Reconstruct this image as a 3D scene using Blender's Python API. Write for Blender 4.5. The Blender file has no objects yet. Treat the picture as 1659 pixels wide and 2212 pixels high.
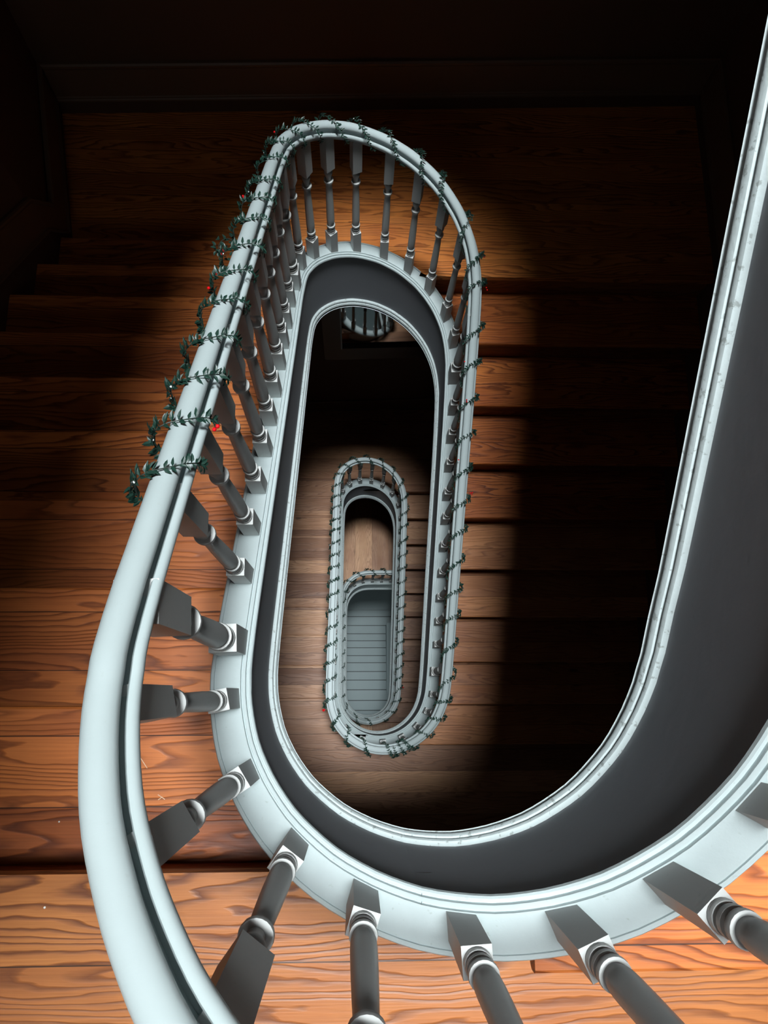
import bpy, bmesh, math, random
from mathutils import Vector, Matrix
random.seed(7)
C = bpy.context.scene.collection
PI = math.pi

# ------------------------------------------------------------------ dimensions (metres)
T, h = 0.28, 0.22153            # tread run / rise, upper storey
T2, h2 = 0.25907, 0.22275       # lower storey
YR, Y2, YR2 = 2.4669, 0.0122, 2.5188
XC, R, YB, YT = 0.00908, 0.36786, 0.37119, 2.09139
DR2, DX2, YB2, YT2 = -0.06701, 0.03006, 0.30279, 2.23392
CAP, W, F = 0.0283, 0.0859, 0.4491
RH = 0.857                      # rail top above the string cap
XL, XR = -1.60, 1.804
ZL1 = -20*h                     # landing one storey down
ZG = -20*h - 22*h2              # ground floor
YT3 = 1.5
def yback(x): return 3.50 + 0.042*x
YF = -2.3                       # wall behind the landings

# ------------------------------------------------------------------ helpers
def link(name, bm, mat, parent=None, smooth=False):
    me = bpy.data.meshes.new(name)
    bm.normal_update()
    bm.to_mesh(me); bm.free()
    if isinstance(mat, (list, tuple)):
        for m in mat: me.materials.append(m)
    else: me.materials.append(mat)
    if smooth:
        for p in me.polygons: p.use_smooth = True
        try: me.set_sharp_from_angle(angle=math.radians(38))
        except Exception: pass
    o = bpy.data.objects.new(name, me); C.objects.link(o)
    if parent:
        o.parent = parent
        o.matrix_parent_inverse = Matrix.Translation(-parent.location)
    return o
def tag(o, label=None, cat=None, group=None, kind=None):
    if label: o['label'] = label
    if cat: o['category'] = cat
    if group: o['group'] = group
    if kind: o['kind'] = kind
    return o
def empty(name, loc, label, cat, group=None):
    o = bpy.data.objects.new(name, None); C.objects.link(o)
    o.location = loc; o.empty_display_size = .1
    return tag(o, label, cat, group)
def add_box(bm, x0, x1, y0, y1, z0, z1):
    v = [bm.verts.new((x, y, z)) for z in (z0, z1) for y in (y0, y1) for x in (x0, x1)]
    for f in ((0,2,3,1),(4,5,7,6),(0,1,5,4),(2,6,7,3),(0,4,6,2),(1,3,7,5)):
        bm.faces.new([v[i] for i in f])
def add_prism(bm, poly, z0, z1):
    """poly: counter-clockwise xy points; z0/z1 may be functions of (x, y)"""
    g0 = z0 if callable(z0) else (lambda x, y: z0)
    g1 = z1 if callable(z1) else (lambda x, y: z1)
    a = [bm.verts.new((x, y, g0(x, y))) for x, y in poly]
    b = [bm.verts.new((x, y, g1(x, y))) for x, y in poly]
    n = len(poly)
    f0 = bm.faces.new(a[::-1]); f1 = bm.faces.new(b)
    for i in range(n):
        j = (i+1) % n
        bm.faces.new((a[i], a[j], b[j], b[i]))
    bmesh.ops.triangulate(bm, faces=[f0, f1], ngon_method='EAR_CLIP')

# ------------------------------------------------------------------ materials
def mat(name):
    m = bpy.data.materials.new(name); m.use_nodes = True
    nt = m.node_tree
    return m, nt, nt.nodes['Principled BSDF']
def N(nt, t, **k):
    n = nt.nodes.new(t)
    for a, b in k.items():
        if a.startswith('_'): setattr(n, a[1:], b)
        else: n.inputs[a.replace('_', ' ')].default_value = b
    return n
def math_n(nt, op, a=None, b=None, c=None):
    n = nt.nodes.new('ShaderNodeMath'); n.operation = op
    for i, v in enumerate((a, b, c)):
        if v is None: continue
        if isinstance(v, (int, float)): n.inputs[i].default_value = v
        else: nt.links.new(v, n.inputs[i])
    return n.outputs[0]
def ramp(nt, fac, stops):
    n = nt.nodes.new('ShaderNodeValToRGB')
    el = n.color_ramp.elements
    while len(el) < len(stops): el.new(.5)
    for e, (p, c) in zip(el, stops): e.position = p; e.color = (*c, 1)
    nt.links.new(fac, n.inputs[0]); return n.outputs[0]
def mixc(nt, fac, a, b, mode='MIX'):
    n = nt.nodes.new('ShaderNodeMix'); n.data_type = 'RGBA'; n.blend_type = mode
    for s, v in ((n.inputs[0], fac), (n.inputs[6], a), (n.inputs[7], b)):
        if isinstance(v, (int, float)): s.default_value = v
        elif isinstance(v, tuple): s.default_value = (*v, 1)
        else: nt.links.new(v, s)
    return n.outputs[2]

def paint(name, col, rough=.45, grime=.5, bump=.15, scale=1.0):
    m, nt, b = mat(name)
    g = N(nt, 'ShaderNodeNewGeometry')
    n1 = N(nt, 'ShaderNodeTexNoise', Scale=9*scale, Detail=6, Roughness=.65)
    n2 = N(nt, 'ShaderNodeTexNoise', Scale=70*scale, Detail=4, Roughness=.6)
    n3 = N(nt, 'ShaderNodeTexNoise', Scale=160*scale, Detail=2)
    for n in (n1, n2, n3): nt.links.new(g.outputs['Position'], n.inputs['Vector'])
    d = tuple(c*(1-.30*grime) for c in col); dd = tuple(c*(1-.75*grime)*f for c, f in zip(col, (1.05, 1, .93)))
    c = mixc(nt, n1.outputs[0], d, col)
    th = .40 if grime >= 1 else .33
    spots = ramp(nt, n2.outputs[0], [(.0, (1, 1, 1)), (th-.05, (1, 1, 1)), (th, (0, 0, 0))])
    f = math_n(nt, 'MULTIPLY', spots, .55*grime)
    c = mixc(nt, f, c, dd)
    nt.links.new(c, b.inputs['Base Color'])
    b.inputs['Roughness'].default_value = rough
    bp = N(nt, 'ShaderNodeBump', Strength=bump, Distance=.002)
    h_ = math_n(nt, 'ADD', n2.outputs[0], math_n(nt, 'MULTIPLY', n3.outputs[0], .4))
    nt.links.new(h_, bp.inputs['Height']); nt.links.new(bp.outputs[0], b.inputs['Normal'])
    return m

def wood(name, light, mid, dark, width=.14, yoff=0.0, along='x', joint=1.0, rough=.42, contrast=1.0):
    """softwood boards: growth rings swept along the board, knots and tight joints"""
    m, nt, b = mat(name)
    g = N(nt, 'ShaderNodeNewGeometry')
    sp = N(nt, 'ShaderNodeSeparateXYZ'); nt.links.new(g.outputs['Position'], sp.inputs[0])
    X, Y, Z = sp.outputs
    if along == 'y': X, Y = Y, X
    q = math_n(nt, 'DIVIDE', math_n(nt, 'ADD', Y, 10.0-yoff), width)
    idx = math_n(nt, 'FLOOR', q); fr = math_n(nt, 'FRACT', q)
    zi = math_n(nt, 'FLOOR', math_n(nt, 'MULTIPLY', math_n(nt, 'ADD', Z, 30.05), 9.03))
    cb = N(nt, 'ShaderNodeCombineXYZ')
    nt.links.new(idx, cb.inputs[0]); nt.links.new(zi, cb.inputs[1])
    wn = N(nt, 'ShaderNodeTexWhiteNoise'); wn.noise_dimensions = '3D'
    nt.links.new(cb.outputs[0], wn.inputs['Vector'])
    ws = N(nt, 'ShaderNodeSeparateColor'); nt.links.new(wn.outputs['Color'], ws.inputs[0])
    r1, r2, r3 = ws.outputs
    # grain coordinates: compressed along the board, shifted per board
    gx = math_n(nt, 'ADD', math_n(nt, 'MULTIPLY', X, 1.0), math_n(nt, 'MULTIPLY', r1, 37.0))
    gy = math_n(nt, 'ADD', Y, math_n(nt, 'MULTIPLY', r2, 11.0))
    gz = math_n(nt, 'MULTIPLY', Z, 1.0)
    gc = N(nt, 'ShaderNodeCombineXYZ')
    nt.links.new(gx, gc.inputs[0]); nt.links.new(gy, gc.inputs[1]); nt.links.new(gz, gc.inputs[2])
    mp = N(nt, 'ShaderNodeMapping'); mp.inputs['Scale'].default_value = (1.1, 7.5, 7.5)
    nt.links.new(gc.outputs[0], mp.inputs['Vector'])
    nz = N(nt, 'ShaderNodeTexNoise', Scale=1.0, Detail=2.0, Roughness=.45)
    nt.links.new(mp.outputs[0], nz.inputs['Vector'])
    mp3 = N(nt, 'ShaderNodeMapping'); mp3.inputs['Scale'].default_value = (9, 40, 40)
    nt.links.new(gc.outputs[0], mp3.inputs['Vector'])
    nw = N(nt, 'ShaderNodeTexNoise', Scale=1.0, Detail=2.0)
    nt.links.new(mp3.outputs[0], nw.inputs['Vector'])
    # rings: iso-lines of the slow noise plus a tilt across the board
    ph = math_n(nt, 'ADD', math_n(nt, 'MULTIPLY', nz.outputs[0], 15.0), math_n(nt, 'MULTIPLY', gy, 48.0))
    ph = math_n(nt, 'ADD', ph, math_n(nt, 'MULTIPLY', nw.outputs[0], 1.1))
    rg = math_n(nt, 'FRACT', ph)
    line = ramp(nt, rg, [(0, (0, 0, 0)), (.50, (.12, .12, .12)), (.86, (1, 1, 1)), (.93, (.75, .75, .75)), (1, (0, 0, 0))])
    # fine fibres
    mp2 = N(nt, 'ShaderNodeMapping'); mp2.inputs['Scale'].default_value = (6, 260, 260)
    nt.links.new(gc.outputs[0], mp2.inputs['Vector'])
    nf = N(nt, 'ShaderNodeTexNoise', Scale=1.0, Detail=3.0, Roughness=.6)
    nt.links.new(mp2.outputs[0], nf.inputs['Vector'])
    # blotches
    nb = N(nt, 'ShaderNodeTexNoise', Scale=3.2, Detail=3.0)
    nt.links.new(gc.outputs[0], nb.inputs['Vector'])
    base = mixc(nt, ramp(nt, nb.outputs[0], [(.3, (0, 0, 0)), (.7, (1, 1, 1))]), mid, light)
    base = mixc(nt, math_n(nt, 'MULTIPLY', line, math_n(nt, 'ADD', math_n(nt, 'MULTIPLY', r3, .40*contrast), .48*contrast)), base, dark)
    fib = math_n(nt, 'ADD', math_n(nt, 'MULTIPLY', nf.outputs[0], .7), .65)
    fc = N(nt, 'ShaderNodeCombineColor')
    for i in range(3): nt.links.new(fib, fc.inputs[i])
    base = mixc(nt, 1.0, base, fc.outputs[0], 'MULTIPLY')
    # board to board tone
    tn = ramp(nt, r1, [(0, (.62, .52, .46)), (.35, (.88, .80, .74)), (.7, (1.08, 1.0, .90)), (1, (1.28, 1.22, 1.05))])
    base = mixc(nt, 1.0, base, tn, 'MULTIPLY')
    # knots
    vo = N(nt, 'ShaderNodeTexVoronoi', Scale=1.0); vo.feature = 'F1'
    mk = N(nt, 'ShaderNodeMapping'); mk.inputs['Scale'].default_value = (1.7, 4.2, 4.2)
    nt.links.new(gc.outputs[0], mk.inputs['Vector']); nt.links.new(mk.outputs[0], vo.inputs['Vector'])
    kn = ramp(nt, vo.outputs['Distance'], [(0, (1, 1, 1)), (.030, (.9, .9, .9)), (.060, (.25, .25, .25)), (.11, (0, 0, 0))])
    base = mixc(nt, math_n(nt, 'MULTIPLY', kn, .8), base, tuple(c*.25 for c in dark))
    # joints between boards
    e = math_n(nt, 'MINIMUM', fr, math_n(nt, 'SUBTRACT', 1.0, fr))
    jt = math_n(nt, 'LESS_THAN', e, .0011/width*joint)
    base = mixc(nt, math_n(nt, 'MULTIPLY', jt, .85 if joint else 0), base, (.012, .006, .004))
    nt.links.new(base, b.inputs['Base Color'])
    b.inputs['Roughness'].default_value = rough
    b.inputs['Specular IOR Level'].default_value = .22
    bp = N(nt, 'ShaderNodeBump', Strength=.35, Distance=.0015)
    hh = math_n(nt, 'SUBTRACT', math_n(nt, 'MULTIPLY', nf.outputs[0], .5), math_n(nt, 'ADD', line, math_n(nt, 'MULTIPLY', jt, 3.0)))
    nt.links.new(hh, bp.inputs['Height']); nt.links.new(bp.outputs[0], b.inputs['Normal'])
    return m

def plain(name, col, rough=.5, metal=0, spec=.5):
    m, nt, b = mat(name)
    g = N(nt, 'ShaderNodeNewGeometry'); n1 = N(nt, 'ShaderNodeTexNoise', Scale=45, Detail=3)
    nt.links.new(g.outputs['Position'], n1.inputs['Vector'])
    c = mixc(nt, n1.outputs[0], tuple(x*.72 for x in col), tuple(min(1, x*1.25) for x in col))
    nt.links.new(c, b.inputs['Base Color'])
    b.inputs['Roughness'].default_value = rough; b.inputs['Metallic'].default_value = metal
    b.inputs['Specular IOR Level'].default_value = spec
    return m

M_WHITE = paint('white_gloss_paint', (.425, .49, .495), .42, .35, .10)
M_WHITE2 = paint('fresh_white_paint', (.56, .635, .645), .42, .3, .05)  # lower rail white, lightened because the skylight weakens down there
M_CAP = paint('worn_white_paint', (.50, .575, .582), .5, .65, .25)
M_BAL = paint('baluster_paint', (.46, .47, .46), .5, .5, .12)
M_FACE = paint('grey_string_paint', (.255, .265, .288), .55, .5, .3, .35)  # white string paint darkened to grey, shade put into the colour
M_MOULD = paint('chipped_white_moulding', (.60, .68, .685), .5, 1.0, .4)
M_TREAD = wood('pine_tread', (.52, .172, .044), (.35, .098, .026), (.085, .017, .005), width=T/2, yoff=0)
M_TREAD3 = wood('pine_tread_faded', (.47, .215, .095), (.34, .135, .06), (.10, .03, .014), width=T/2, yoff=0, contrast=.8)  # less saturated boards for the lower treads of the right flight
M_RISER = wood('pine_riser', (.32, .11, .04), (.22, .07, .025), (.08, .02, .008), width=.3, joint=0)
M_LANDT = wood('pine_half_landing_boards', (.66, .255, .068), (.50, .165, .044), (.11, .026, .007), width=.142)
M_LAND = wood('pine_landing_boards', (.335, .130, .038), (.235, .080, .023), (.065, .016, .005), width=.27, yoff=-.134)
M_TREAD2 = wood('pine_tread_worn', (.36, .205, .128), (.27, .140, .084), (.10, .038, .022), width=T2/2, yoff=Y2, contrast=.6)  # paler than the upper pine, making up for light lost with depth
M_LAND2 = wood('pine_landing_worn', (.50, .29, .175), (.38, .20, .12), (.13, .055, .03), width=.15, contrast=.6)  # boards lightened to offset the dimmer light one storey down
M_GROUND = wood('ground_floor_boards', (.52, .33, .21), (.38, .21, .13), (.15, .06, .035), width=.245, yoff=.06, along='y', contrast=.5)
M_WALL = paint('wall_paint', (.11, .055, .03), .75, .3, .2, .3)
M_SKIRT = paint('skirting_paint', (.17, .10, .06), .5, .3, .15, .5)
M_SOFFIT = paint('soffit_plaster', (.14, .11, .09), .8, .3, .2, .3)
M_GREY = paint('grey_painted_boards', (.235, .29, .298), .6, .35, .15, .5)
M_GREYL = paint('grey_riser_paint', (.05, .065, .068), .6, .35, .15, .5)  # dark tone standing in for the shadow under each nosing
M_LEAF = plain('plastic_leaf', (.009, .034, .024), .45)
M_VINE = plain('garland_wire', (.012, .022, .016), .55)
M_BERRY = plain('red_berry', (.62, .006, .010), .12)
M_BEAD = plain('white_bead', (.75, .78, .78), .2)
M_DARKWOOD = plain('dark_stained_wood', (.022, .013, .010), .4)
M_STRAW = plain('straw', (.70, .50, .34), .6)
def mk_mirror():
    m, nt, b = mat('mirror_glass')
    b.inputs['Base Color'].default_value = (.86, .88, .88, 1); b.inputs['Metallic'].default_value = 1
    b.inputs['Roughness'].default_value = .03
    return m
M_MIRROR = mk_mirror()

# ------------------------------------------------------------------ the well: one continuous path, from the top flight down
def build_path():
    m, m2 = h/T, h2/T2
    ya = YR - 9*T
    out = []                                   # (x-centre, radius, side/angle, y-centre, z, storey blend)
    def zU(y): return 20*h - m*y
    def z0(y): return .063 + h + m*(y - ya)
    def z1(y): return -m*y
    def z2(y): return -.04844 - 10*h + m*(y - YR)
    def z3(y): return -.10589 - 20*h - m2*(y - Y2)
    def z4(y): return .08809 - 20*h - 11*h2 + m2*(y - YR2)
    def st(side, f, rev, n=14):
        for i in range(n):
            t = i/(n-1); y = YT + (YB - YT)*t
            if rev: y = YB + (YT - YB)*t
            out.append([side, y, None, f(y)])
    def arc(top, a, b, ma, mb):
        L = PI*R
        for i in range(1, 24):
            t = i/24
            z = a*(2*t**3-3*t**2+1) - ma*L*(t**3-2*t**2+t) + b*(-2*t**3+3*t**2) - mb*L*(t**3-t**2)
            out.append(['a', YT if top else YB, (PI-PI*t) if top else (-PI*t), z])
    st(-1, zU, True); arc(True, zU(YT), z0(YT), m, m)            # 0..36 : flight above, not in view
    st(1, z0, False); arc(False, z0(YB), z1(YB), m, m)
    st(-1, z1, True); arc(True, z1(YT), z2(YT), m, m)
    st(1, z2, False); arc(False, z2(YB), z3(YB), m, m2)
    st(-1, z3, True); arc(True, z3(YT), z4(YT), m2, m2)
    st(1, z4, False); arc(False, z4(YB), ZG, m2, 0)
    P = []
    for k, (s, y, a, z) in enumerate(out):
        u = min(max((k - 37 - 76)/23., 0), 1)
        r = R + DR2*u; x = XC + DX2*u
        if u > 0:
            yn = YB2 + (y - YB)*(YT2 - YB2)/(YT - YB); y = y*(1-u) + yn*u
        if a is None: P.append((Vector((x, y)), Vector((s, 0)), r, z))
        else: P.append((Vector((x, y)), Vector((math.cos(a), math.sin(a))), r, z))
    # level balustrade round the ground floor opening
    r = R + DR2; x = XC + DX2
    for i in range(10):
        P.append((Vector((x, YB2 + (YT3 - YB2)*i/9)), Vector((-1, 0)), r, ZG))
    for i in range(1, 13):
        a = PI - PI/2*i/12
        P.append((Vector((x, YT3)), Vector((math.cos(a), math.sin(a))), r, ZG))
    for i in range(1, 7):
        P.append((Vector((x + .12*i, YT3)), Vector((0, 1)), r, ZG))
    return P
PATH = build_path()
def soften(P, sig=.06):
    """ease the joins between straights and curves, as a joiner would"""
    pts = [Vector((c.x+n.x*r, c.y+n.y*r, z)) for c, n, r, z in P]
    S = [0]
    for a, b in zip(pts[:-1], pts[1:]): S.append(S[-1] + (b.xy-a.xy).length)
    m = int(S[-1]/.02); fine = []; j = 0
    for i in range(m+1):
        s_ = min(i*.02, S[-1]-1e-6)
        while S[j+1] < s_: j += 1
        t = (s_-S[j])/max(1e-9, S[j+1]-S[j]); fine.append(pts[j].lerp(pts[j+1], t))
    w_ = int(3*sig/.02); ker = [math.exp(-.5*(q*.02/sig)**2) for q in range(-w_, w_+1)]; K = sum(ker)
    sm = []
    for i in range(m+1):
        if i < w_ or i > m-w_: sm.append(fine[i].copy()); continue
        v = Vector()
        for q, kq in enumerate(ker): v += fine[i+q-w_]*kq
        sm.append(v/K)
    out = []
    for k, (c, n, r, z) in enumerate(P):
        f = S[k]/.02; i = min(int(f), m-1); t = f - i
        p = sm[i].lerp(sm[i+1], t)
        d = (sm[min(m, i+2)] - sm[max(0, i-1)]); nn = Vector((-d.y, d.x)).normalized()
        if nn.dot(n) < 0: nn = -nn
        out.append((Vector((p.x, p.y)) - nn*(r-.004*(1-abs(n.x)**8 if abs(n.x) < 1 else 0)), nn, r, p.z))
    return out
PATH = soften(PATH)
KMAX = len(PATH) - 1
def at(k, dr=0.0, dz=0.0):
    """point and outward normal at path index k (fraction allowed)"""
    k = min(max(k, 0), KMAX - 1e-6); i = int(k); t = k - i
    def pt(j):
        j = min(max(j, 0), KMAX); c, n, r, z = PATH[j]
        return Vector((c.x + n.x*r, c.y + n.y*r, z)), n
    p0, n0 = pt(i); p1, n1 = pt(i+1); pm, _ = pt(i-1); pp, _ = pt(i+2)
    # z by Catmull-Rom, plan by direct interpolation of centre + normal
    n = (n0*(1-t) + n1*t).normalized()
    c0, r0 = PATH[i][0], PATH[i][2]; c1, r1 = PATH[i+1][0], PATH[i+1][2]
    c = c0*(1-t) + c1*t; r = r0*(1-t) + r1*t
    z = .5*((2*p0.z) + (-pm.z+p1.z)*t + (2*pm.z-5*p0.z+4*p1.z-pp.z)*t*t + (-pm.z+3*p0.z-3*p1.z+pp.z)*t**3)
    return Vector((c.x + n.x*(r+dr), c.y + n.y*(r+dr), z + CAP + dz)), n
def cum(dr=.042):
    S = [0]
    for k in range(1, (KMAX)*2 + 1):
        a = at((k-1)/2, dr)[0]; b = at(k/2, dr)[0]
        S.append(S[-1] + (a.xy - b.xy).length)
    return S
SS = cum()
def s_of(k):
    i = int(k*2); t = k*2 - i; return SS[i] + (SS[min(i+1, len(SS)-1)] - SS[i])*t
def k_of(s):
    lo, hi = 0, len(SS)-1
    while hi - lo > 1:
        m_ = (lo+hi)//2
        if SS[m_] <= s: lo = m_
        else: hi = m_
    return (lo + (s - SS[lo])/max(1e-9, SS[hi]-SS[lo]))/2
def sweep(name, prof, k0, k1, material, parent, closed=True, step=.5, smooth=True):
    bm = bmesh.new(); rings = []
    n = max(2, int(round((k1-k0)/step)))
    for i in range(n+1):
        k = k0 + (k1-k0)*i/n
        rings.append([bm.verts.new(at(k, dr, dz)[0]) for dr, dz in prof])
    m_ = len(prof)
    for a, b in zip(rings[:-1], rings[1:]):
        for j in range(m_ if closed else m_-1):
            l = (j+1) % m_
            bm.faces.new((a[j], a[l], b[l], b[j]))
    if closed:
        for r_, rev in ((rings[0], False), (rings[-1], True)):
            f = bm.faces.new(r_[::-1] if rev else r_); bmesh.ops.triangulate(bm, faces=[f])
    bmesh.ops.recalc_face_normals(bm, faces=bm.faces)
    return link(name, bm, material, parent, smooth)

RC = .0425                                        # rail centre, outward from the well face
def rail_profile():
    p = []
    for i in range(13):                          # rounded top
        a = math.radians(215 - 250*i/12)
        p.append((RC + .0192*math.cos(a), RH - .0192 + .0192*math.sin(a)*(1 if math.sin(a) > 0 else .9)))
    right = [(.0100, -.0345), (.0085, -.0400), (.0080, -.0600), (.0165, -.0605), (.0178, -.0465), (.0205, -.0428), (.0240, -.0425), (.0280, -.0445), (.0305, -.0490),
             (.0312, -.0545), (.0302, -.0600), (.0275, -.0645), (.0240, -.0665), (.0240, -.0740), (.0200, -.0780)]
    p += [(RC + x, RH + z) for x, z in right]
    p += [(RC - x, RH + z) for x, z in right[::-1]]
    return p
RAIL = rail_profile()
CAPP = [(.014, -.034), (.003, -.031), (-.001, -.024), (0, -.016), (.003, -.0125), (.0065, -.0125), (.0075, -.0165), (.0095, -.0165),
        (.0105, -.007), (.0135, -.0045), (.0165, -.0045), (.0175, -.0085), (.0195, -.0085), (.0205, -.0005), (.024, 0),
        (.074, 0), (.0745, -.0035), (.0762, -.0035), (.077, 0), (.0835, -.001), (.0859, -.005), (.0859, -.034)]
FACE = [(.009, -.030), (.009, -F-.052), (.080, -F-.052), (.080, -.030)]
MOULD = [(.010, -F+.004), (.006, -F), (.000, -F-.002), (-.003, -F-.008), (-.003, -F-.013), (.002, -F-.016), (.002, -F-.019), (-.006, -F-.022),
         (-.010, -F-.030), (-.010, -F-.038), (-.007, -F-.042), (.010, -F-.043), (.010, -F-.052), (-.008, -F-.053), (-.011, -F-.056), (-.008, -F-.060), (.081, -F-.060), (.081, -F-.050), (.010, -F-.050)]

# ------------------------------------------------------------------ balusters
def add_ring(bm, pts_prev, pts):
    for j in range(len(pts)):
        l = (j+1) % len(pts)
        bm.faces.new((pts_prev[j], pts_prev[l], pts[l], pts[j]))
def baluster_mesh(name, s, seg=20):
    """s = half width of the square blocks; heights measured up from the string cap"""
    bm = bmesh.new()
    def square(z0, z1, a, cham=0):
        if cham:
            lo = [bm.verts.new((x*(a-cham), y*(a-cham), z0)) for x, y in ((-1,-1),(1,-1),(1,1),(-1,1))]
            mi = [bm.verts.new((x*a, y*a, z0+cham*1.2)) for x, y in ((-1,-1),(1,-1),(1,1),(-1,1))]
            hi = [bm.verts.new((x*a, y*a, z1)) for x, y in ((-1,-1),(1,-1),(1,1),(-1,1))]
            add_ring(bm, lo, mi); add_ring(bm, mi, hi)
            bm.faces.new(lo[::-1]); bm.faces.new(hi)
        else: add_box(bm, -a, a, -a, a, z0, z1)
    square(-.055, .150, s)
    q = s/.021
    prof = [(.0190, .150), (.0198, .153), (.0198, .159), (.0190, .162), (.0135, .1625), (.0130, .167), (.0150, .169), (.0188, .171), (.0194, .175),
            (.0188, .180), (.0140, .1810), (.0134, .187), (.0150, .190), (.0200, .193), (.0206, .199), (.0200, .205), (.0150, .2065), (.0144, .212),
            (.0166, .218), (.0182, .232), (.0184, .255), (.0180, .300), (.0168, .370), (.0152, .440), (.0140, .488), (.0138, .498),
            (.0170, .503), (.0205, .509), (.0212, .516), (.0206, .522), (.0118, .5235), (.0112, .530),
            (.0120, .540), (.0150, .552), (.0176, .562), (.0182, .570), (.0170, .577), (.0140, .580), (.0150, .592)]
    prev = None
    for r, z in prof:
        ring = [bm.verts.new((q*r*math.cos(2*PI*i/seg), q*r*math.sin(2*PI*i/seg), z)) for i in range(seg)]
        if prev: add_ring(bm, prev, ring)
        prev = ring
    square(.586, RH - .066, s, s*.34)
    me = bpy.data.meshes.new(name); bm.normal_update(); bm.to_mesh(me); bm.free()
    me.materials.append(M_BAL)
    for p in me.polygons: p.use_smooth = True
    me.set_sharp_from_angle(angle=math.radians(35))
    return me
ME_BAL = baluster_mesh('baluster', .0205)
ME_POST = baluster_mesh('thick_baluster', .0285)
ME_FAR = baluster_mesh('baluster_far', .0205, 10)
def put_baluster(k, parent, me=ME_BAL, label=None):
    o = bpy.data.objects.new('baluster', me); C.objects.link(o)
    p, n = at(k, RC, 0)
    o.location = p; o.rotation_euler = (0, 0, math.atan2(n.y, n.x))
    o.parent = parent; o.matrix_parent_inverse = Matrix.Translation(-parent.location)
    if label: o['label'] = label
    return o

# seams between the storeys sit at the middle of the landings' curves
K_A, K_B, K_C = 37+25.6, 37+96.8, 37+173.5
rails = {}
def base_of(k): return at(k, RC, 0)[0]
bal_top = empty('balustrade', base_of(60), 'white balustrade curving along the near landing at the bottom edge, thick grey balusters, no garland', 'balustrade')
bal_up = empty('balustrade', base_of(80), 'long white balustrade sweeping up the left and round the far end, leafy garland on rail', 'balustrade')
bal_low = empty('balustrade', base_of(170), 'smaller white balustrade one storey down, a narrow garlanded oval in the middle of the well', 'balustrade')
bal_gnd = empty('balustrade', base_of(KMAX-30), 'dim grey balustrade around the ground floor opening, innermost and smallest of all', 'balustrade')
sweep('handrail', RAIL, 1, K_A, M_WHITE, bal_top)
sweep('handrail', RAIL, K_A, K_B, M_WHITE, bal_up, step=.34)
sweep('handrail', RAIL, K_B, K_C, M_WHITE2, bal_low)
sweep('handrail', RAIL, K_C, KMAX-.1, M_WHITE, bal_gnd)

BAL = [16.91, 19.48, 21.95, 24.52, 27.33, 29.88, 32.7, 35.49, 37.35, 38.63, 39.72, 40.8, 41.89, 42.93, 44.0, 45.15, 46.14, 47.16, 48.38, 49.52,
       52.03, 54.38, 56.79, 59.26, 62.0, 64.53, 67.05, 69.69, 72.06, 74.41, 75.55, 76.59, 77.69, 78.81, 79.77, 80.89, 81.97, 83.02, 84.04, 85.05,
       86.25, 87.75, 90.11, 92.56, 95.21, 98.22, 101.6, 104.65, 107.69, 110.92]
THICK = {37.35, 49.52, 74.41, 86.25}
s = s_of(37+16.91) - .14
while s > s_of(6):
    put_baluster(k_of(s), bal_top); s -= .14
for b in BAL:
    k = 37 + b
    par = bal_top if k < K_A else (bal_up if k < K_B else bal_low)
    if b in THICK: put_baluster(k, par, ME_POST, 'thicker turned post where the curve begins')
    else: put_baluster(k, par, ME_BAL if k < K_B else ME_FAR)
s = s_of(37+110.92) + .13
while s < s_of(KMAX-1.0):
    k = k_of(s)
    put_baluster(k, bal_low if k < K_C else bal_gnd, ME_FAR)
    s += .13

# ------------------------------------------------------------------ staircases
def well(storey):
    return (XC, R, YB, YT) if storey == 1 else (XC+DX2, R+DR2, YB2, YT2)
def xin(storey, y, side, off=.079):
    xc, r, yb, yt = well(storey); r += off
    if y < yb: d = yb - y
    elif y > yt: d = y - yt
    else: return xc + side*r
    if d >= r: return None
    return xc + side*math.sqrt(r*r - d*d)
def tread_poly(storey, side, y0, y1, stub=None):
    """board between y0 and y1 reaching from the string to the wall"""
    xw = XL if side < 0 else XR
    pts = []
    n = 10
    for i in range(n+1):
        y = y0 + (y1-y0)*i/n
        x = xin(storey, y, side)
        if x is None: x = XC + side*(stub if stub is not None else .0)
        if stub is not None: x = side*max(side*x, side*XC + stub)
        pts.append((x, y))
    if side > 0: return [(xw, y0), (xw, y1)] + pts[::-1]
    return [(xw, y1), (xw, y0)] + pts
def tread(storey, side, yback_, ynose, z, m, parent, stub=None, label=None):
    th = .034; s_ = 1 if ynose > yback_ else -1
    bm = bmesh.new()
    # rounded nosing: stack of slightly different depths
    a, b = sorted((yback_ - s_*.03, ynose))
    steps = [(0.0, -.006), (-.003, -.0015), (-.008, 0), (-.024, 0), (-.030, -.003), (-th, -.008)]
    layers = []
    for dz, dy in steps:
        p = tread_poly(storey, side, a + (-dy if s_ < 0 else 0), b + (dy if s_ > 0 else 0), stub)
        layers.append([bm.verts.new((x, y, z+dz)) for x, y in p])
    f1 = bm.faces.new(layers[0]); f0 = bm.faces.new(layers[-1][::-1])
    for A, B in zip(layers[:-1], layers[1:]):
        for j in range(len(A)):
            l = (j+1) % len(A); bm.faces.new((B[j], B[l], A[l], A[j]))
    bmesh.ops.triangulate(bm, faces=[f0, f1], ngon_method='EAR_CLIP')
    bmesh.ops.recalc_face_normals(bm, faces=bm.faces)
    o = link('tread', bm, m, parent)
    if label: o['label'] = label
    return o
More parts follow.
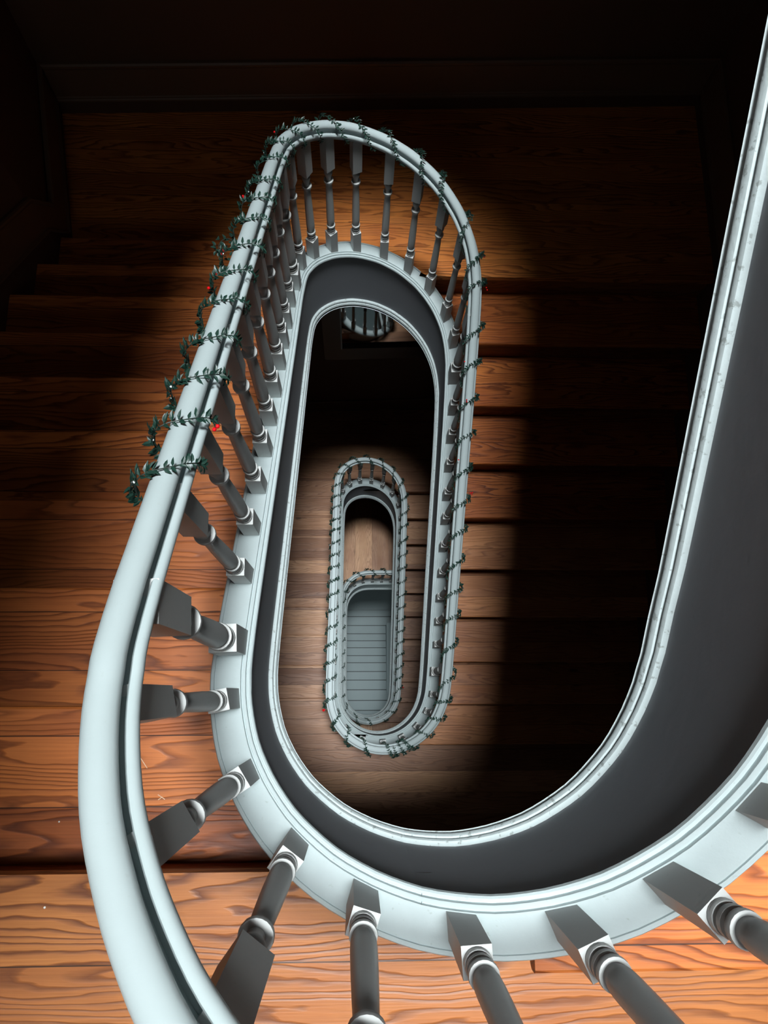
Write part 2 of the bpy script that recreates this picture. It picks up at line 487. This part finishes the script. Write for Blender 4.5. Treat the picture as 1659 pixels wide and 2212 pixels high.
def riser(storey, side, ynose, s_, ztop, zbot, m, parent, stub=None):
    bm = bmesh.new()
    a, b = sorted((ynose - s_*.028, ynose - s_*.046))
    x = xin(storey, (a+b)/2, side)
    if x is None: x = XC + side*(stub or 0)
    if stub is not None: x = side*max(side*x, side*XC + stub)
    xw = XL if side < 0 else XR
    add_box(bm, min(x, xw), max(x, xw), a, b, zbot, ztop - .03)
    return link('riser', bm, m, parent)
def soffit(side, storey, ylo, yhi, zf, parent):
    bm = bmesh.new(); xw = XL if side < 0 else XR
    xc, r, yb, yt = well(storey)
    xi = xc + side*(r + .079)
    x0, x1 = min(xi, xw), max(xi, xw)
    add_prism(bm, [(x0, ylo), (x1, ylo), (x1, yhi), (x0, yhi)], lambda x, y: zf(y) - .42, lambda x, y: zf(y) - .30)
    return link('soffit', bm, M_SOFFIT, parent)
def half_landing(storey, z, yl, yr, m, parent, name='half_landing'):
    xc, r, yb, yt = well(storey); r += .079
    poly = [(XL-.12, yl), (xin(storey, yl, -1) or xc, yl)]
    al = math.pi - math.asin(max(0, min(1, (yl-yt)/r))); ar = math.asin(max(0, min(1, (yr-yt)/r)))
    for i in range(25):
        a = al + (ar-al)*i/24
        poly.append((xc + r*math.cos(a), yt + r*math.sin(a)))
    poly += [(XR, yr), (XR, yback(XR)), (XL-.16, yback(XL-.16))]
    bm = bmesh.new(); add_prism(bm, poly, z-.034, z)
    bmesh.ops.recalc_face_normals(bm, faces=bm.faces)
    o = link(name, bm, m, parent)
    bm = bmesh.new(); add_prism(bm, [(x, max(y, (yl+.10 if x < xc else yr+.06))) for x, y in poly], z-.34, z-.035)
    bmesh.ops.recalc_face_normals(bm, faces=bm.faces)
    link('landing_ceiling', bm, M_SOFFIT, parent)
    return o
def landing(z, storey, y0, yr, m, name='floor', ceil=True):
    xc, r, yb, yt = well(storey); r += .079
    aL = math.asin(max(-1, (y0-yb)/r)); aL = -math.pi - aL
    poly = [(XL, YF), (XR, YF), (XR, yr), (xc, yr)] if yb - r > yr - 1e9 else []
    poly = [(XL, YF), (XR, YF), (XR, yr), (xc+.25, yr)]
    for i in range(25):
        a = -PI/2 + .0 + (aL + PI/2)*i/24
        poly.append((xc + r*math.cos(a), yb + r*math.sin(a)))
    poly += [(XL, y0)]
    # keep the outline simple where the curve dips below yr
    poly = [p for i, p in enumerate(poly)]
    bm = bmesh.new(); add_prism(bm, poly, z-.034, z)
    bmesh.ops.recalc_face_normals(bm, faces=bm.faces)
    o = link(name, bm, m); o['kind'] = 'structure'
    bm = bmesh.new(); add_prism(bm, [(x, min(y, -.06)) for x, y in poly], z-.34, z-.035)
    bmesh.ops.recalc_face_normals(bm, faces=bm.faces)
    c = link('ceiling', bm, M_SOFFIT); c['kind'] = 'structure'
    return o

def stair(label, k0, k1, loc, cat='staircase'):
    e = empty('staircase', loc, label, cat)
    if k1 - k0 > 3:
        sweep('string_cap', CAPP, k0, k1, M_CAP, e, step=.5)
        o = sweep('string_face', FACE, k0, k1, M_FACE, e, step=.5); o['label'] = 'smooth dark grey face board'
        o = sweep('string_moulding', MOULD, k0, k1, M_MOULD, e, step=.5); o['label'] = 'white beaded moulding, chipped paint'
    return e
st_top = stair('flight climbing the right edge to the floor above, seen mostly as its grey string face', 1, K_A, (1.0, -.09, 0))
st_up = stair('warm pine stair flights directly below the camera, largest treads, left side and far landing', K_A, K_B, (-1.0, 0, 0))
st_low = stair('second, more distant pine stair flights seen through the upper well around the small oval', K_B, K_C, (-1.0, 0, ZL1))

# upper storey: left flight goes down and away, right flight comes back
for k in range(1, 10): tread(1, -1, (k-1)*T, k*T, -k*h, M_TREAD, st_up)
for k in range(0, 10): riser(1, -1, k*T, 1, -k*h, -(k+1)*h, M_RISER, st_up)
half_landing(1, -10*h, 9*T - .035, YR, M_LANDT, st_up)
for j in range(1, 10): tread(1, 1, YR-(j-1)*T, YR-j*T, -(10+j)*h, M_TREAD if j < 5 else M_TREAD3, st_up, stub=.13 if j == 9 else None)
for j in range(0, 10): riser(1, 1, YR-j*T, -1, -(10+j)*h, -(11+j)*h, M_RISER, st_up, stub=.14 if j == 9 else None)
soffit(-1, 1, -.05, 9*T, lambda y: -h/T*y, st_up)
soffit(1, 1, YR-9*T+.05, YR, lambda y: -10*h + h/T*(y-YR), st_up)
# the flight above on the right
YA = -.098
for j in range(0, 10):
    yn = YR - (9-j)*T if j else YA
    if j < 9: tread(1, 1, YR-(8-j)*T, yn, (1+j)*h, M_TREAD, st_top, stub=.13 if j == 0 else None)
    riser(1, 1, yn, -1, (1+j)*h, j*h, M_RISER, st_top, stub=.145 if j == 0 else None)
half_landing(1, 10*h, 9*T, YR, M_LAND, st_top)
soffit(1, 1, YR-9*T+.2, YR, lambda y: 10*h + h/T*(y-YR), st_top)
for k in range(1, 10): tread(1, -1, (k-1)*T, k*T, (20-k)*h, M_TREAD, st_top)
soffit(-1, 1, 0, 9*T, lambda y: 20*h - h/T*y, st_top)
# lower storey
for k in range(1, 11): tread(2, -1, Y2+(k-1)*T2, Y2+k*T2, ZL1-k*h2, M_TREAD2, st_low)
for k in range(0, 11): riser(2, -1, Y2+k*T2, 1, ZL1-k*h2, ZL1-(k+1)*h2, M_TREAD2, st_low)
half_landing(2, ZL1-11*h2, Y2+10*T2 - .035, YR2, M_LAND2, st_low)
for j in range(1, 11): tread(2, 1, YR2-(j-1)*T2, YR2-j*T2, ZL1-(11+j)*h2, M_TREAD2, st_low, stub=.1 if j == 10 else None)
for j in range(0, 11): riser(2, 1, YR2-j*T2, -1, ZL1-(11+j)*h2, ZL1-(12+j)*h2, M_TREAD2, st_low, stub=.11 if j == 10 else None)
soffit(-1, 2, -.05, Y2+10*T2, lambda y: ZL1-h2/T2*(y-Y2), st_low)
soffit(1, 2, YR2-10*T2+.5, YR2, lambda y: ZL1-11*h2 + h2/T2*(y-YR2), st_low)
# landings
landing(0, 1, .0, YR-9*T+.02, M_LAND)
landing(ZL1, 2, Y2, YR2-10*T2+.04, M_LAND2)
# ground floor with its own oval opening
xc, r, yb, _ = well(2); r += .079
outer = [(XL, YF), (XR, YF), (XR, yback(XR)), (XL-.16, yback(XL-.16))]
bm = bmesh.new()
def ring_floor(bm, z0, z1):
    def hole(y):
        if y <= yb - r or y >= YT3 + r: return None
        lo = hi = r
        if y < yb: lo = hi = math.sqrt(max(0, r*r - (yb-y)**2))
        if y > YT3: lo = math.sqrt(max(0, r*r - (y-YT3)**2)); hi = 1.0
        return xc - lo, xc + hi
    ys = [YF, yb-r] + [yb - r*math.cos(PI/2*i/12) for i in range(1, 13)] + [YT3] + [YT3 + r*math.sin(PI/2*i/12) for i in range(1, 13)]
    for a, b in zip(ys[:-1], ys[1:]):
        ha, hb = hole(a+1e-6), hole(b-1e-6)
        if ha is None or hb is None: add_prism(bm, [(XL, a), (XR, a), (XR, b), (XL, b)], z0, z1); continue
        if a >= YT3 - 1e-6: ha = (ha[0], xc+1.0); hb = (hb[0], xc+1.0)
        add_prism(bm, [(XL, a), (ha[0], a), (hb[0], b), (XL, b)], z0, z1)
        add_prism(bm, [(ha[1], a), (XR, a), (XR, b), (hb[1], b)], z0, z1)
    add_prism(bm, [(XL, YT3+r), (XR, YT3+r), (XR, yback(XR)), (XL-.16, yback(XL-.16))], z0, z1)
ring_floor(bm, ZG-.034, ZG)
bmesh.ops.recalc_face_normals(bm, faces=bm.faces)
link('floor', bm, M_GROUND)['kind'] = 'structure'
bm = bmesh.new(); ring_floor(bm, ZG-.34, ZG-.035); bmesh.ops.recalc_face_normals(bm, faces=bm.faces)
link('ceiling', bm, M_SOFFIT)['kind'] = 'structure'
gstr = empty('floor_edging', base_of(KMAX-30), 'white capped edging around the oval opening in the ground floor', 'edging')
sweep('edging_cap', CAPP, K_C, KMAX-.1, M_CAP, gstr)
sweep('edging_face', FACE, K_C, KMAX-.1, M_MOULD, gstr)
sweep('edging_moulding', MOULD, K_C, KMAX-.1, M_MOULD, gstr)

# basement stair, grey painted, at the very bottom of the well
BY = [-.0155]
ys_img = [1535.6, 1514, 1491, 1470, 1451.5, 1432.5, 1417, 1400, 1385, 1370, 1352, 1333, 1319]
f_, rx_, cy_, cz_ = 1655.68, .2326, .3036, 1.4588
st_base = empty('basement_stair', (0, 0, -13.5), 'pale blue-grey painted steps at the very bottom of the well', 'staircase')
H3 = .03
ynos = []
for k, yi in enumerate(ys_img):
    t = math.tan(rx_ + math.atan((1106-yi)/f_)); z = -13.5 - k*H3
    ynos.append((cy_ + t*(cz_-z), z))
bm = bmesh.new(); add_box(bm, -1.0, 1.05, -2.2, ynos[0][0], -13.55, -13.5); link('tread', bm, M_GREY, st_base)
for k in range(1, len(ynos)):
    bm = bmesh.new(); add_box(bm, -1.0, 1.05, ynos[k-1][0]+.016, ynos[k][0], ynos[k][1]-.025, ynos[k][1]); link('tread', bm, M_GREY, st_base)
    bm = bmesh.new(); add_box(bm, -1.0, 1.05, ynos[k-1][0]-.05, ynos[k-1][0]+.03, ynos[k][1]-.10, ynos[k][1]-.028); link('riser', bm, M_GREYL, st_base)  # dark strip in the gap draws the nosing shadow
bm = bmesh.new(); add_box(bm, XL-.1, XR, -2.2, 5.0, ynos[-1][1]-.25, ynos[-1][1]-.03)
link('floor', bm, M_GREY)['kind'] = 'structure'
bm = bmesh.new(); add_box(bm, .47, .55, .3, 1.6, -14.6, -13.1); add_box(bm, .455, .565, .3, 1.6, -13.1, -13.06)
link('string_wall', bm, M_GREY, st_base)

# ------------------------------------------------------------------ walls and skirtings
ZT, ZB = 16.0, -15.2
def wall(name, poly, z0, z1, m=M_WALL):
    bm = bmesh.new(); add_prism(bm, poly, z0, z1); bmesh.ops.recalc_face_normals(bm, faces=bm.faces)
    o = link(name, bm, m); o['kind'] = 'structure'; return o
yb0, yb1 = yback(XL-.2), yback(XR+.1)
wall('wall_back', [(XL-.3, yback(XL-.3)), (XR+.15, yback(XR+.15)), (XR+.15, yback(XR+.15)+.15), (XL-.3, yback(XL-.3)+.15)], ZB, ZT)
wall('wall_left', [(XL-.15, YF), (XL, YF), (XL, 2.45), (XL-.16, yback(XL-.16)), (XL-.3, yback(XL-.3)), (XL-.3, 2.45)], ZB, ZT)
wall('wall_right', [(XR, YF), (XR+.15, YF), (XR+.15, yback(XR+.15)), (XR, yback(XR))], ZB, ZT)
# front wall; its tall openings are added to carry fill light
bm = bmesh.new()
WX0, WX1 = -1.45, -.05
wins = [(.75, 2.85), (ZL1+.75, ZL1+2.85), (ZG+.75, ZG+2.6)]
zc = ZB
for a, b in sorted(wins):
    add_box(bm, XL-.15, XR+.15, YF-.15, YF, zc, a)
    add_box(bm, XL-.15, WX0, YF-.15, YF, a, b); add_box(bm, WX1, XR+.15, YF-.15, YF, a, b); zc = b
add_box(bm, XL-.15, XR+.15, YF-.15, YF, zc, ZT)
link('wall_front', bm, M_WALL)['kind'] = 'structure'
def mk_glass():
    m, nt, b = mat('window_glass')
    b.inputs['Base Color'].default_value = (.9, .95, .95, 1); b.inputs['Roughness'].default_value = .02
    b.inputs['Transmission Weight'].default_value = 1.0; b.inputs['IOR'].default_value = 1.05
    return m
for i, (a, b) in enumerate(wins):  # frames added around the fill lights, no such openings known
    bm = bmesh.new(); w_ = .05
    add_box(bm, WX0, WX0+w_, YF-.10, YF-.04, a, b); add_box(bm, WX1-w_, WX1, YF-.10, YF-.04, a, b)
    add_box(bm, WX0, WX1, YF-.10, YF-.04, a, a+w_); add_box(bm, WX0, WX1, YF-.10, YF-.04, b-w_, b)
    add_box(bm, WX0, WX1, YF-.10, YF-.04, (a+b)/2-.02, (a+b)/2+.02); xm = (WX0+WX1)/2
    add_box(bm, xm-.015, xm+.015, YF-.09, YF-.05, a, b)
    link('window_%d' % (i+1), bm, M_WHITE)['kind'] = 'structure'
# roof with the skylight opening over the well
bm = bmesh.new()
SX0, SX1, SY0, SY1 = -1.59, 1.78, -.3, 2.15
add_box(bm, XL-.3, SX0, YF-.15, 3.8, ZT, ZT+.15); add_box(bm, SX1, XR+.15, YF-.15, 3.8, ZT, ZT+.15)
add_box(bm, SX0, SX1, YF-.15, SY0, ZT, ZT+.15); add_box(bm, SX0, SX1, SY1, 3.8, ZT, ZT+.15)
link('ceiling', bm, M_SOFFIT)['kind'] = 'structure'

def skirt_profile_strip(name, pts, nrm, lo, hi, parent=None):
    """skirting board with a bead top and bottom; pts = [(x, y, zref)...] along the wall, nrm = into the room"""
    prof = [(0, lo), (.010, lo), (.016, lo+.006), (.016, lo+.016), (.010, lo+.022), (.010, lo+.030), (.014, lo+.034), (.010, lo+.040),
            (.010, hi-.040), (.016, hi-.032), (.022, hi-.020), (.022, hi-.008), (.014, hi), (0, hi)]
    bm = bmesh.new(); rings = []
    for (x, y, z), n_ in zip(pts, nrm):
        rings.append([bm.verts.new((x+n_[0]*(d+.001), y+n_[1]*(d+.001), z+dz)) for d, dz in prof])
    for a, b in zip(rings[:-1], rings[1:]):
        for j in range(len(prof)-1): bm.faces.new((a[j], a[j+1], b[j+1], b[j]))
    bmesh.ops.recalc_face_normals(bm, faces=bm.faces)
    o = link(name, bm, M_SKIRT); o['kind'] = 'structure'; return o
zb = -10*h
xa = XL-.16
skirt_profile_strip('baseboard_back', [(xa+.02, yback(xa+.02), zb), (XR-.02, yback(XR-.02), zb)], [(0, -1), (0, -1)], .095, .355)
skirt_profile_strip('baseboard_left', [(XL, 0, .0), (XL, 2.45, -h/T*2.45), (XL-.02, 2.62, zb), (xa, yback(xa), zb)], [(1, 0)]*4, .095, .355)
skirt_profile_strip('baseboard_right', [(XR, yback(XR), zb), (XR, YR+.05, zb), (XR, YR-9*T, zb-9*h)], [(-1, 0)]*3, .095, .355)
z2b = ZL1-11*h2
skirt_profile_strip('baseboard_back', [(xa+.02, yback(xa+.02), z2b), (XR-.02, yback(XR-.02), z2b)], [(0, -1), (0, -1)], .0, .30)
skirt_profile_strip('baseboard_right', [(XR, YF+.02, .0), (XR, -.1, 0), (XR, YR-.05, 10*h)], [(-1, 0)]*3, .095, .355)

# wall handrail up in the far right corner
wh = empty('wall_handrail', (XR-.06, 3.4, -1.2), 'dark wooden handrail fixed to the right wall in the dim top right corner', 'handrail')
def tube(bm, pts, r, seg=8, cap=True):
    rings = []
    for i, p in enumerate(pts):
        p = Vector(p); a = Vector(pts[max(0, i-1)]); b = Vector(pts[min(len(pts)-1, i+1)])
        d = (b-a).normalized(); u = d.orthogonal().normalized() if i == 0 else (u - d*u.dot(d)).normalized(); v = d.cross(u)
        rr = r[i] if isinstance(r, (list, tuple)) else r
        rings.append([bm.verts.new(p + u*rr*math.cos(2*PI*j/seg) + v*rr*math.sin(2*PI*j/seg)) for j in range(seg)])
    for a, b in zip(rings[:-1], rings[1:]): add_ring(bm, a, b)
    if cap: bm.faces.new(rings[0][::-1]); bm.faces.new(rings[-1])
bm = bmesh.new(); tube(bm, [(XR-.07, 3.35, -1.30), (XR-.07, 2.45, -1.32), (XR-.07, 0.0, -1.32-h/T*2.45)], .024, 12); link('rail', bm, M_DARKWOOD, wh, True)
for y, z in ((3.1, -1.305), (2.2, -1.52), (1.0, -2.46)):
    bm = bmesh.new(); tube(bm, [(XR-.07, y, z-.015), (XR-.06, y, z-.06), (XR, y, z-.07)], .008, 8); link('bracket', bm, M_DARKWOOD, wh, True)

# mirror on the back wall above the lower half landing
mx0, mx1, mz0, mz1 = -.262, 1.05, -5.17, -3.35
mir = empty('wall_mirror', ((mx0+mx1)/2, 3.46, mz0), 'large dark framed mirror low in the well shadow, reflecting floorboards and white stair string', 'mirror')
def wq(x, d): return yback(x) - d
def slab(bm, x0, x1, z0, z1, d0, d1):
    v = [bm.verts.new((x, wq(x, d), z)) for z in (z0, z1) for d in (d0, d1) for x in (x0, x1)]
    for f in ((0,2,3,1),(4,5,7,6),(0,1,5,4),(2,6,7,3),(0,4,6,2),(1,3,7,5)): bm.faces.new([v[i] for i in f])
    bmesh.ops.recalc_face_normals(bm, faces=bm.faces)
bm = bmesh.new(); slab(bm, mx0, mx1, mz0, mz1, .012, .02); link('glass', bm, M_MIRROR, mir)
bm = bmesh.new(); fw = .17
slab(bm, mx0-fw, mx0, mz0-fw*1.4, mz1+fw, .0, .05); slab(bm, mx1, mx1+fw, mz0-fw*1.4, mz1+fw, .0, .05)
slab(bm, mx0, mx1, mz0-fw*1.4, mz0, .0, .05); slab(bm, mx0, mx1, mz1, mz1+fw, .0, .05)
link('frame', bm, M_DARKWOOD, mir)
bm = bmesh.new(); slab(bm, mx0-.012, mx0, mz0, mz1, .018, .056); link('frame_fillet', bm, M_MOULD, mir)['label'] = 'pale inner edge strip'

# ------------------------------------------------------------------ garlands
def leaf(bm, p, d, up, L, wd):
    d = d.normalized(); side = d.cross(up)
    if side.length < 1e-4: side = d.orthogonal()
    side.normalize(); nn = side.cross(d).normalized()
    b = bm.verts.new(p)
    m1 = bm.verts.new(p + d*L*.38 + nn*L*.03); tip = bm.verts.new(p + d*L + nn*L*(-.06))
    l = bm.verts.new(p + d*L*.36 + side*wd + nn*L*.11); r_ = bm.verts.new(p + d*L*.36 - side*wd + nn*L*.11)
    l2 = bm.verts.new(p + d*L*.70 + side*wd*.66 + nn*L*.07); r2 = bm.verts.new(p + d*L*.70 - side*wd*.66 + nn*L*.07)
    bm.faces.new((b, m1, l)); bm.faces.new((b, r_, m1))
    bm.faces.new((m1, tip, l2, l)); bm.faces.new((m1, r_, r2, tip))
def sphere(bm, c, r, seg=10):
    bmesh.ops.create_uvsphere(bm, u_segments=seg, v_segments=max(5, seg//2+1), radius=r, matrix=Matrix.Translation(c))
def wrap_point(k, phi, loose=1.0):
    """point on a coil around the handrail; phi = 0 on top, grows towards the well"""
    c, n = at(k, RC, RH - .038)
    hw, hh = .0375*loose, .0425*loose
    s_, c_ = math.sin(phi), math.cos(phi)
    sx = math.copysign(abs(s_)**.8, s_); cx = math.copysign(abs(c_)**.8, c_)
    off = Vector((-n.x*sx*hw, -n.y*sx*hw, cx*hh))
    return c + off, off.normalized()
def garland(name, label, cross, phi0, phi1, per_turn, scale, berries, beads, lsize=.0148, loose_out=1.0):
    e = empty(name, wrap_point(cross[0], 0)[0], label, 'garland', None)
    def kk(ph):
        t = ph/(2*PI); i = int(math.floor(t)); f = t - i
        if i < 0: return cross[0] + (t)*(cross[1]-cross[0])
        if i >= len(cross)-1: return cross[-1] + (t-len(cross)+1)*(cross[-1]-cross[-2])
        return cross[i]*(1-f) + cross[i+1]*f
    n = int((phi1-phi0)/(2*PI)*per_turn)
    pts = []; ups = []
    for i in range(n+1):
        ph = phi0 + (phi1-phi0)*i/n
        w1 = math.sin(ph*.37+1)*.5 + math.sin(ph*1.31)*.3
        k = kk(ph + .22*w1)
        # the strand hangs a little loose on the room side and below
        lo = 1.06 + .05*max(0, -math.sin(ph))*loose_out*(1+w1) + .08*max(0, -math.cos(ph)) + random.uniform(-.015, .03)
        p, u = wrap_point(k, ph, lo)
        pts.append(p); ups.append(u)
    bm = bmesh.new(); tube(bm, pts, .0011*scale, 5); link('vine', bm, M_VINE, e, True)
    bm = bmesh.new()
    for i in range(1, n-1):
        tng = (pts[i+1]-pts[i-1]).normalized(); up = ups[i]
        ph = phi0 + (phi1-phi0)*i/n
        outer = max(0, -math.sin(ph))
        cnt = 2 + (random.random() < .45) + (3 if outer > .35 and random.random() < .85 else 0)
        for q in range(cnt):
            a = random.uniform(-1, 1)
            side = tng.cross(up)*(1 if q % 2 else -1)
            d = tng*random.uniform(.15, .9) + side*random.uniform(.4, 1.0) + up*random.uniform(-.05, .75)
            L = random.uniform(.75, 1.3)*lsize*(1+.25*outer)
            leaf(bm, pts[i] + tng*random.uniform(-.003, .003), d, up + side*random.uniform(-.6, .6), L, L*random.uniform(.17, .26))
    fo = link('leaves', bm, M_LEAF, e)
    for bk, ph, num in berries:
        p, u = wrap_point(bk, ph, 1.22)
        _, n_ = at(bk, 0, 0); tn = Vector((-n_.y, n_.x, 0))
        for q in range(num):
            bm = bmesh.new()
            off = tn*random.uniform(-.007, .007) + Vector((0, 0, random.uniform(-.006, .006))) if num > 1 else Vector()
            sphere(bm, p + off + u*(.003+.004*q), .0036*scale, 14)
            link('berry', bm, M_BERRY, e, True)
    for q in range(beads):
        ph = phi0 + (phi1-phi0)*random.random()
        ph = 2*PI*math.floor(ph/(2*PI)) - random.uniform(.9, 2.0) + 2*PI
        p, u = wrap_point(kk(ph), ph, 1.15)
        bm = bmesh.new(); sphere(bm, p, .0022*scale, 8); link('bead', bm, M_BEAD, e, True)
    return e
CR = [38.83, 39.6, 40.45, 41.3, 42.35, 43.3, 44.25, 45.45, 46.44, 47.5, 49.0, 50.6, 53.0, 54.9, 57.28, 59.67, 61.96, 64.53, 66.49, 69.72, 72.2, 73.8,
      75.2, 76.1, 77.19, 78.26, 79.4, 80.4, 81.4, 82.48, 83.45, 84.4, 85.5, 86.7, 88.6, 90.7, 92.9, 95.4, 98.0]
CR1 = [37+c for c in CR]
garland('garland', 'green leafy garland with red berries, largest one, wound along the long upper handrail',
        CR1, -2.4, 2*PI*(len(CR1)-1)+2.4, 26, 1.0,
        [(37+39.6, 1.5, 2), (37+46.9, -1.45, 2), (37+44.35, -1.5, 2), (37+43.6, -1.6, 1), (37+43.0, -1.5, 1), (37+71.9, -1.3, 1), (37+74.0, -1.2, 2),
         (37+80.0, -1.6, 4), (37+77.17, .2, 2), (37+76.0, .8, 1), (37+79.0, .6, 1), (37+52.4, -1.2, 1)], 26)
CR1X = [37+95.6, 37+96.4, 37+97.3]
garland('garland_end', 'tangled dark bunch of garland at the right of the bend where two strands meet',
        CR1X, -1.2, 2*PI*(len(CR1X)-1)+.6, 24, 1.1, [], 3, lsize=.0125)
CR2 = []
s = s_of(37+101.2)
while s < s_of(K_C-2):
    CR2.append(k_of(s)); s += .128 + random.uniform(-.014, .014)
garland('garland', 'dark green garland wound around the small oval handrail one storey down',
        CR2, -2.0, 2*PI*(len(CR2)-1), 20, 1.7,
        [(37+108.85, -1.5, 4), (37+160.5, -1.5, 3)], 8, lsize=.0172, loose_out=.6)
CR3 = []
s = s_of(K_C-1)
while s < s_of(KMAX-2.2):
    CR3.append(k_of(s)); s += .17 + random.uniform(-.02, .02)
garland('garland', 'sparse dark garland on the dim ground floor handrail at the bottom of the well',
        CR3, -1.0, 2*PI*(len(CR3)-1), 16, 2.4, [], 0, lsize=.022, loose_out=.6)
# loose curl of wire on the outer side of the left rail
e = empty('garland_sprig', wrap_point(37+44.6, -PI/2, 1.5)[0], 'loose curl of wire and leaves sticking out on the left of the upper rail', 'garland')
c0, n_ = at(37+44.7, RC+.052, RH-.06); tn = Vector((-n_.y, n_.x, 0)); nv = Vector((n_.x, n_.y, 0))
bm = bmesh.new(); pts = [c0 + nv*.020*math.sin(a) + tn*.022*math.cos(a) + Vector((0, 0, .004*a)) for a in [i*.33 for i in range(17)]]
tube(bm, pts, .0009, 5); link('wire', bm, M_VINE, e, True)
bm = bmesh.new()
for i in range(26):
    p = random.choice(pts[:9]) + Vector([random.uniform(-.008, .008) for _ in range(3)])
    leaf(bm, p, Vector([random.uniform(-1, 1) for _ in range(3)]) + Vector((0, 0, .4)), Vector((0, 0, 1)), random.uniform(.012, .018), .0035)
link('leaves', bm, M_LEAF, e)

# bits of straw and chips lying on the near treads
def at_px(x, y, z):
    """where the photograph's point lies on the level z (camera pose of this scene)"""
    d = Matrix(CAMROT) @ Vector(((x-829.5)/1655.68, -(y-1106)/1655.68, -1)); c = Vector((-.12617, .30355, 1.45884))
    t = (z - c.z)/d.z; return c + d*t
from mathutils import Euler
CAMROT = Euler((.232615, -.036496, -.003684), 'XYZ').to_matrix()
for i, (x, y, z, ang, L, lab) in enumerate((
        (350, 1722, -h, .6, .011, 'tiny forked straw scrap on the first tread below the rail'),
        (311, 1648, -h, 2.2, .016, 'single thin straw on the first tread, just above the forked scrap'),
        (97, 1960, 0, .3, .003, 'small white chip lying on the landing boards at lower left'),
        (128, 1775, -h, 1.0, .0025, 'speck of white plaster on the first tread far left'))):
    p = at_px(x, y, z) + Vector((0, 0, .0012)); bm = bmesh.new()
    if L > .005:
        d = Vector((math.cos(ang), math.sin(ang), 0))
        tube(bm, [p - d*L*.8, p, p + d*L*(.1 if i == 0 else .8) + Vector((0, 0, .0004))], .0008, 6)
        if i == 0:
            d2 = Vector((math.cos(ang+2.0), math.sin(ang+2.0), 0)); tube(bm, [p, p + d2*L*.9], .0008, 6)
            d2 = Vector((math.cos(ang-1.2), math.sin(ang-1.2), 0)); tube(bm, [p, p + d2*L*.7], .0008, 6)
        o = link('straw', bm, M_STRAW)
        tag(o, lab, 'straw')
    else:
        sphere(bm, p, L*.7, 8); o = link('plaster_chip', bm, M_BEAD); tag(o, lab, 'debris')

# ------------------------------------------------------------------ light
def area(name, loc, target, sx, sy, power, col, spread=180):
    l = bpy.data.lights.new(name, 'AREA'); l.shape = 'RECTANGLE'; l.size = sx; l.size_y = sy; l.energy = power; l.color = col
    l.spread = math.radians(spread)
    o = bpy.data.objects.new(name, l); C.objects.link(o); o.location = loc
    o.rotation_euler = (Vector(target) - Vector(loc)).to_track_quat('-Z', 'Y').to_euler()
    return o
area('skylight_daylight', ((SX0+SX1)/2, (SY0+SY1)/2, ZT-.02), ((SX0+SX1)/2, (SY0+SY1)/2, 0), SX1-SX0, SY1-SY0, 168, (.92, .98, 1.0), 22)
area('skylight_daylight', (1.45, (SY0+SY1)/2, ZT-.03), (1.0, (SY0+SY1)/2, 0), .66, SY1-SY0, 30, (.92, .98, 1.0), 24)  # extra strip added to throw light further left, no second pane known
for i, (a, b) in enumerate(wins):
    area('window_daylight', ((WX0+WX1)/2, YF-.02, (a+b)/2), ((WX0+WX1)/2-.2, .1, (a+b)/2-2.3), WX1-WX0-.1, b-a-.1, (13, 1.5, 1)[i], (.95, .98, 1.0))  # added fill behind each landing, brightens the near boards
area('basement_daylight', (-.2, -.9, -10.2), (.2, 1.1, -13.8), 1.0, .6, 22, (.80, .96, 1.0))  # light added to brighten the basement steps, no known source there

w = bpy.data.worlds.new('world'); w.use_nodes = True
w.node_tree.nodes['Background'].inputs[0].default_value = (.5, .6, .65, 1); w.node_tree.nodes['Background'].inputs[1].default_value = .0
bpy.context.scene.world = w

# ------------------------------------------------------------------ camera
cd = bpy.data.cameras.new('camera'); cam = bpy.data.objects.new('camera', cd); C.objects.link(cam)
cam.location = (-.12617, .30355, 1.45884); cam.rotation_euler = (.232615, -.036496, -.003684)
cd.sensor_fit = 'VERTICAL'; cd.sensor_height = 24; cd.lens = 1655.68/2212*24; cd.clip_start = .01
sc = bpy.context.scene; sc.camera = cam
sc.view_settings.view_transform = 'Standard'; sc.view_settings.look = 'None'
sc.view_settings.gamma = 1; sc.view_settings.exposure = 0; sc.view_settings.use_curve_mapping = False
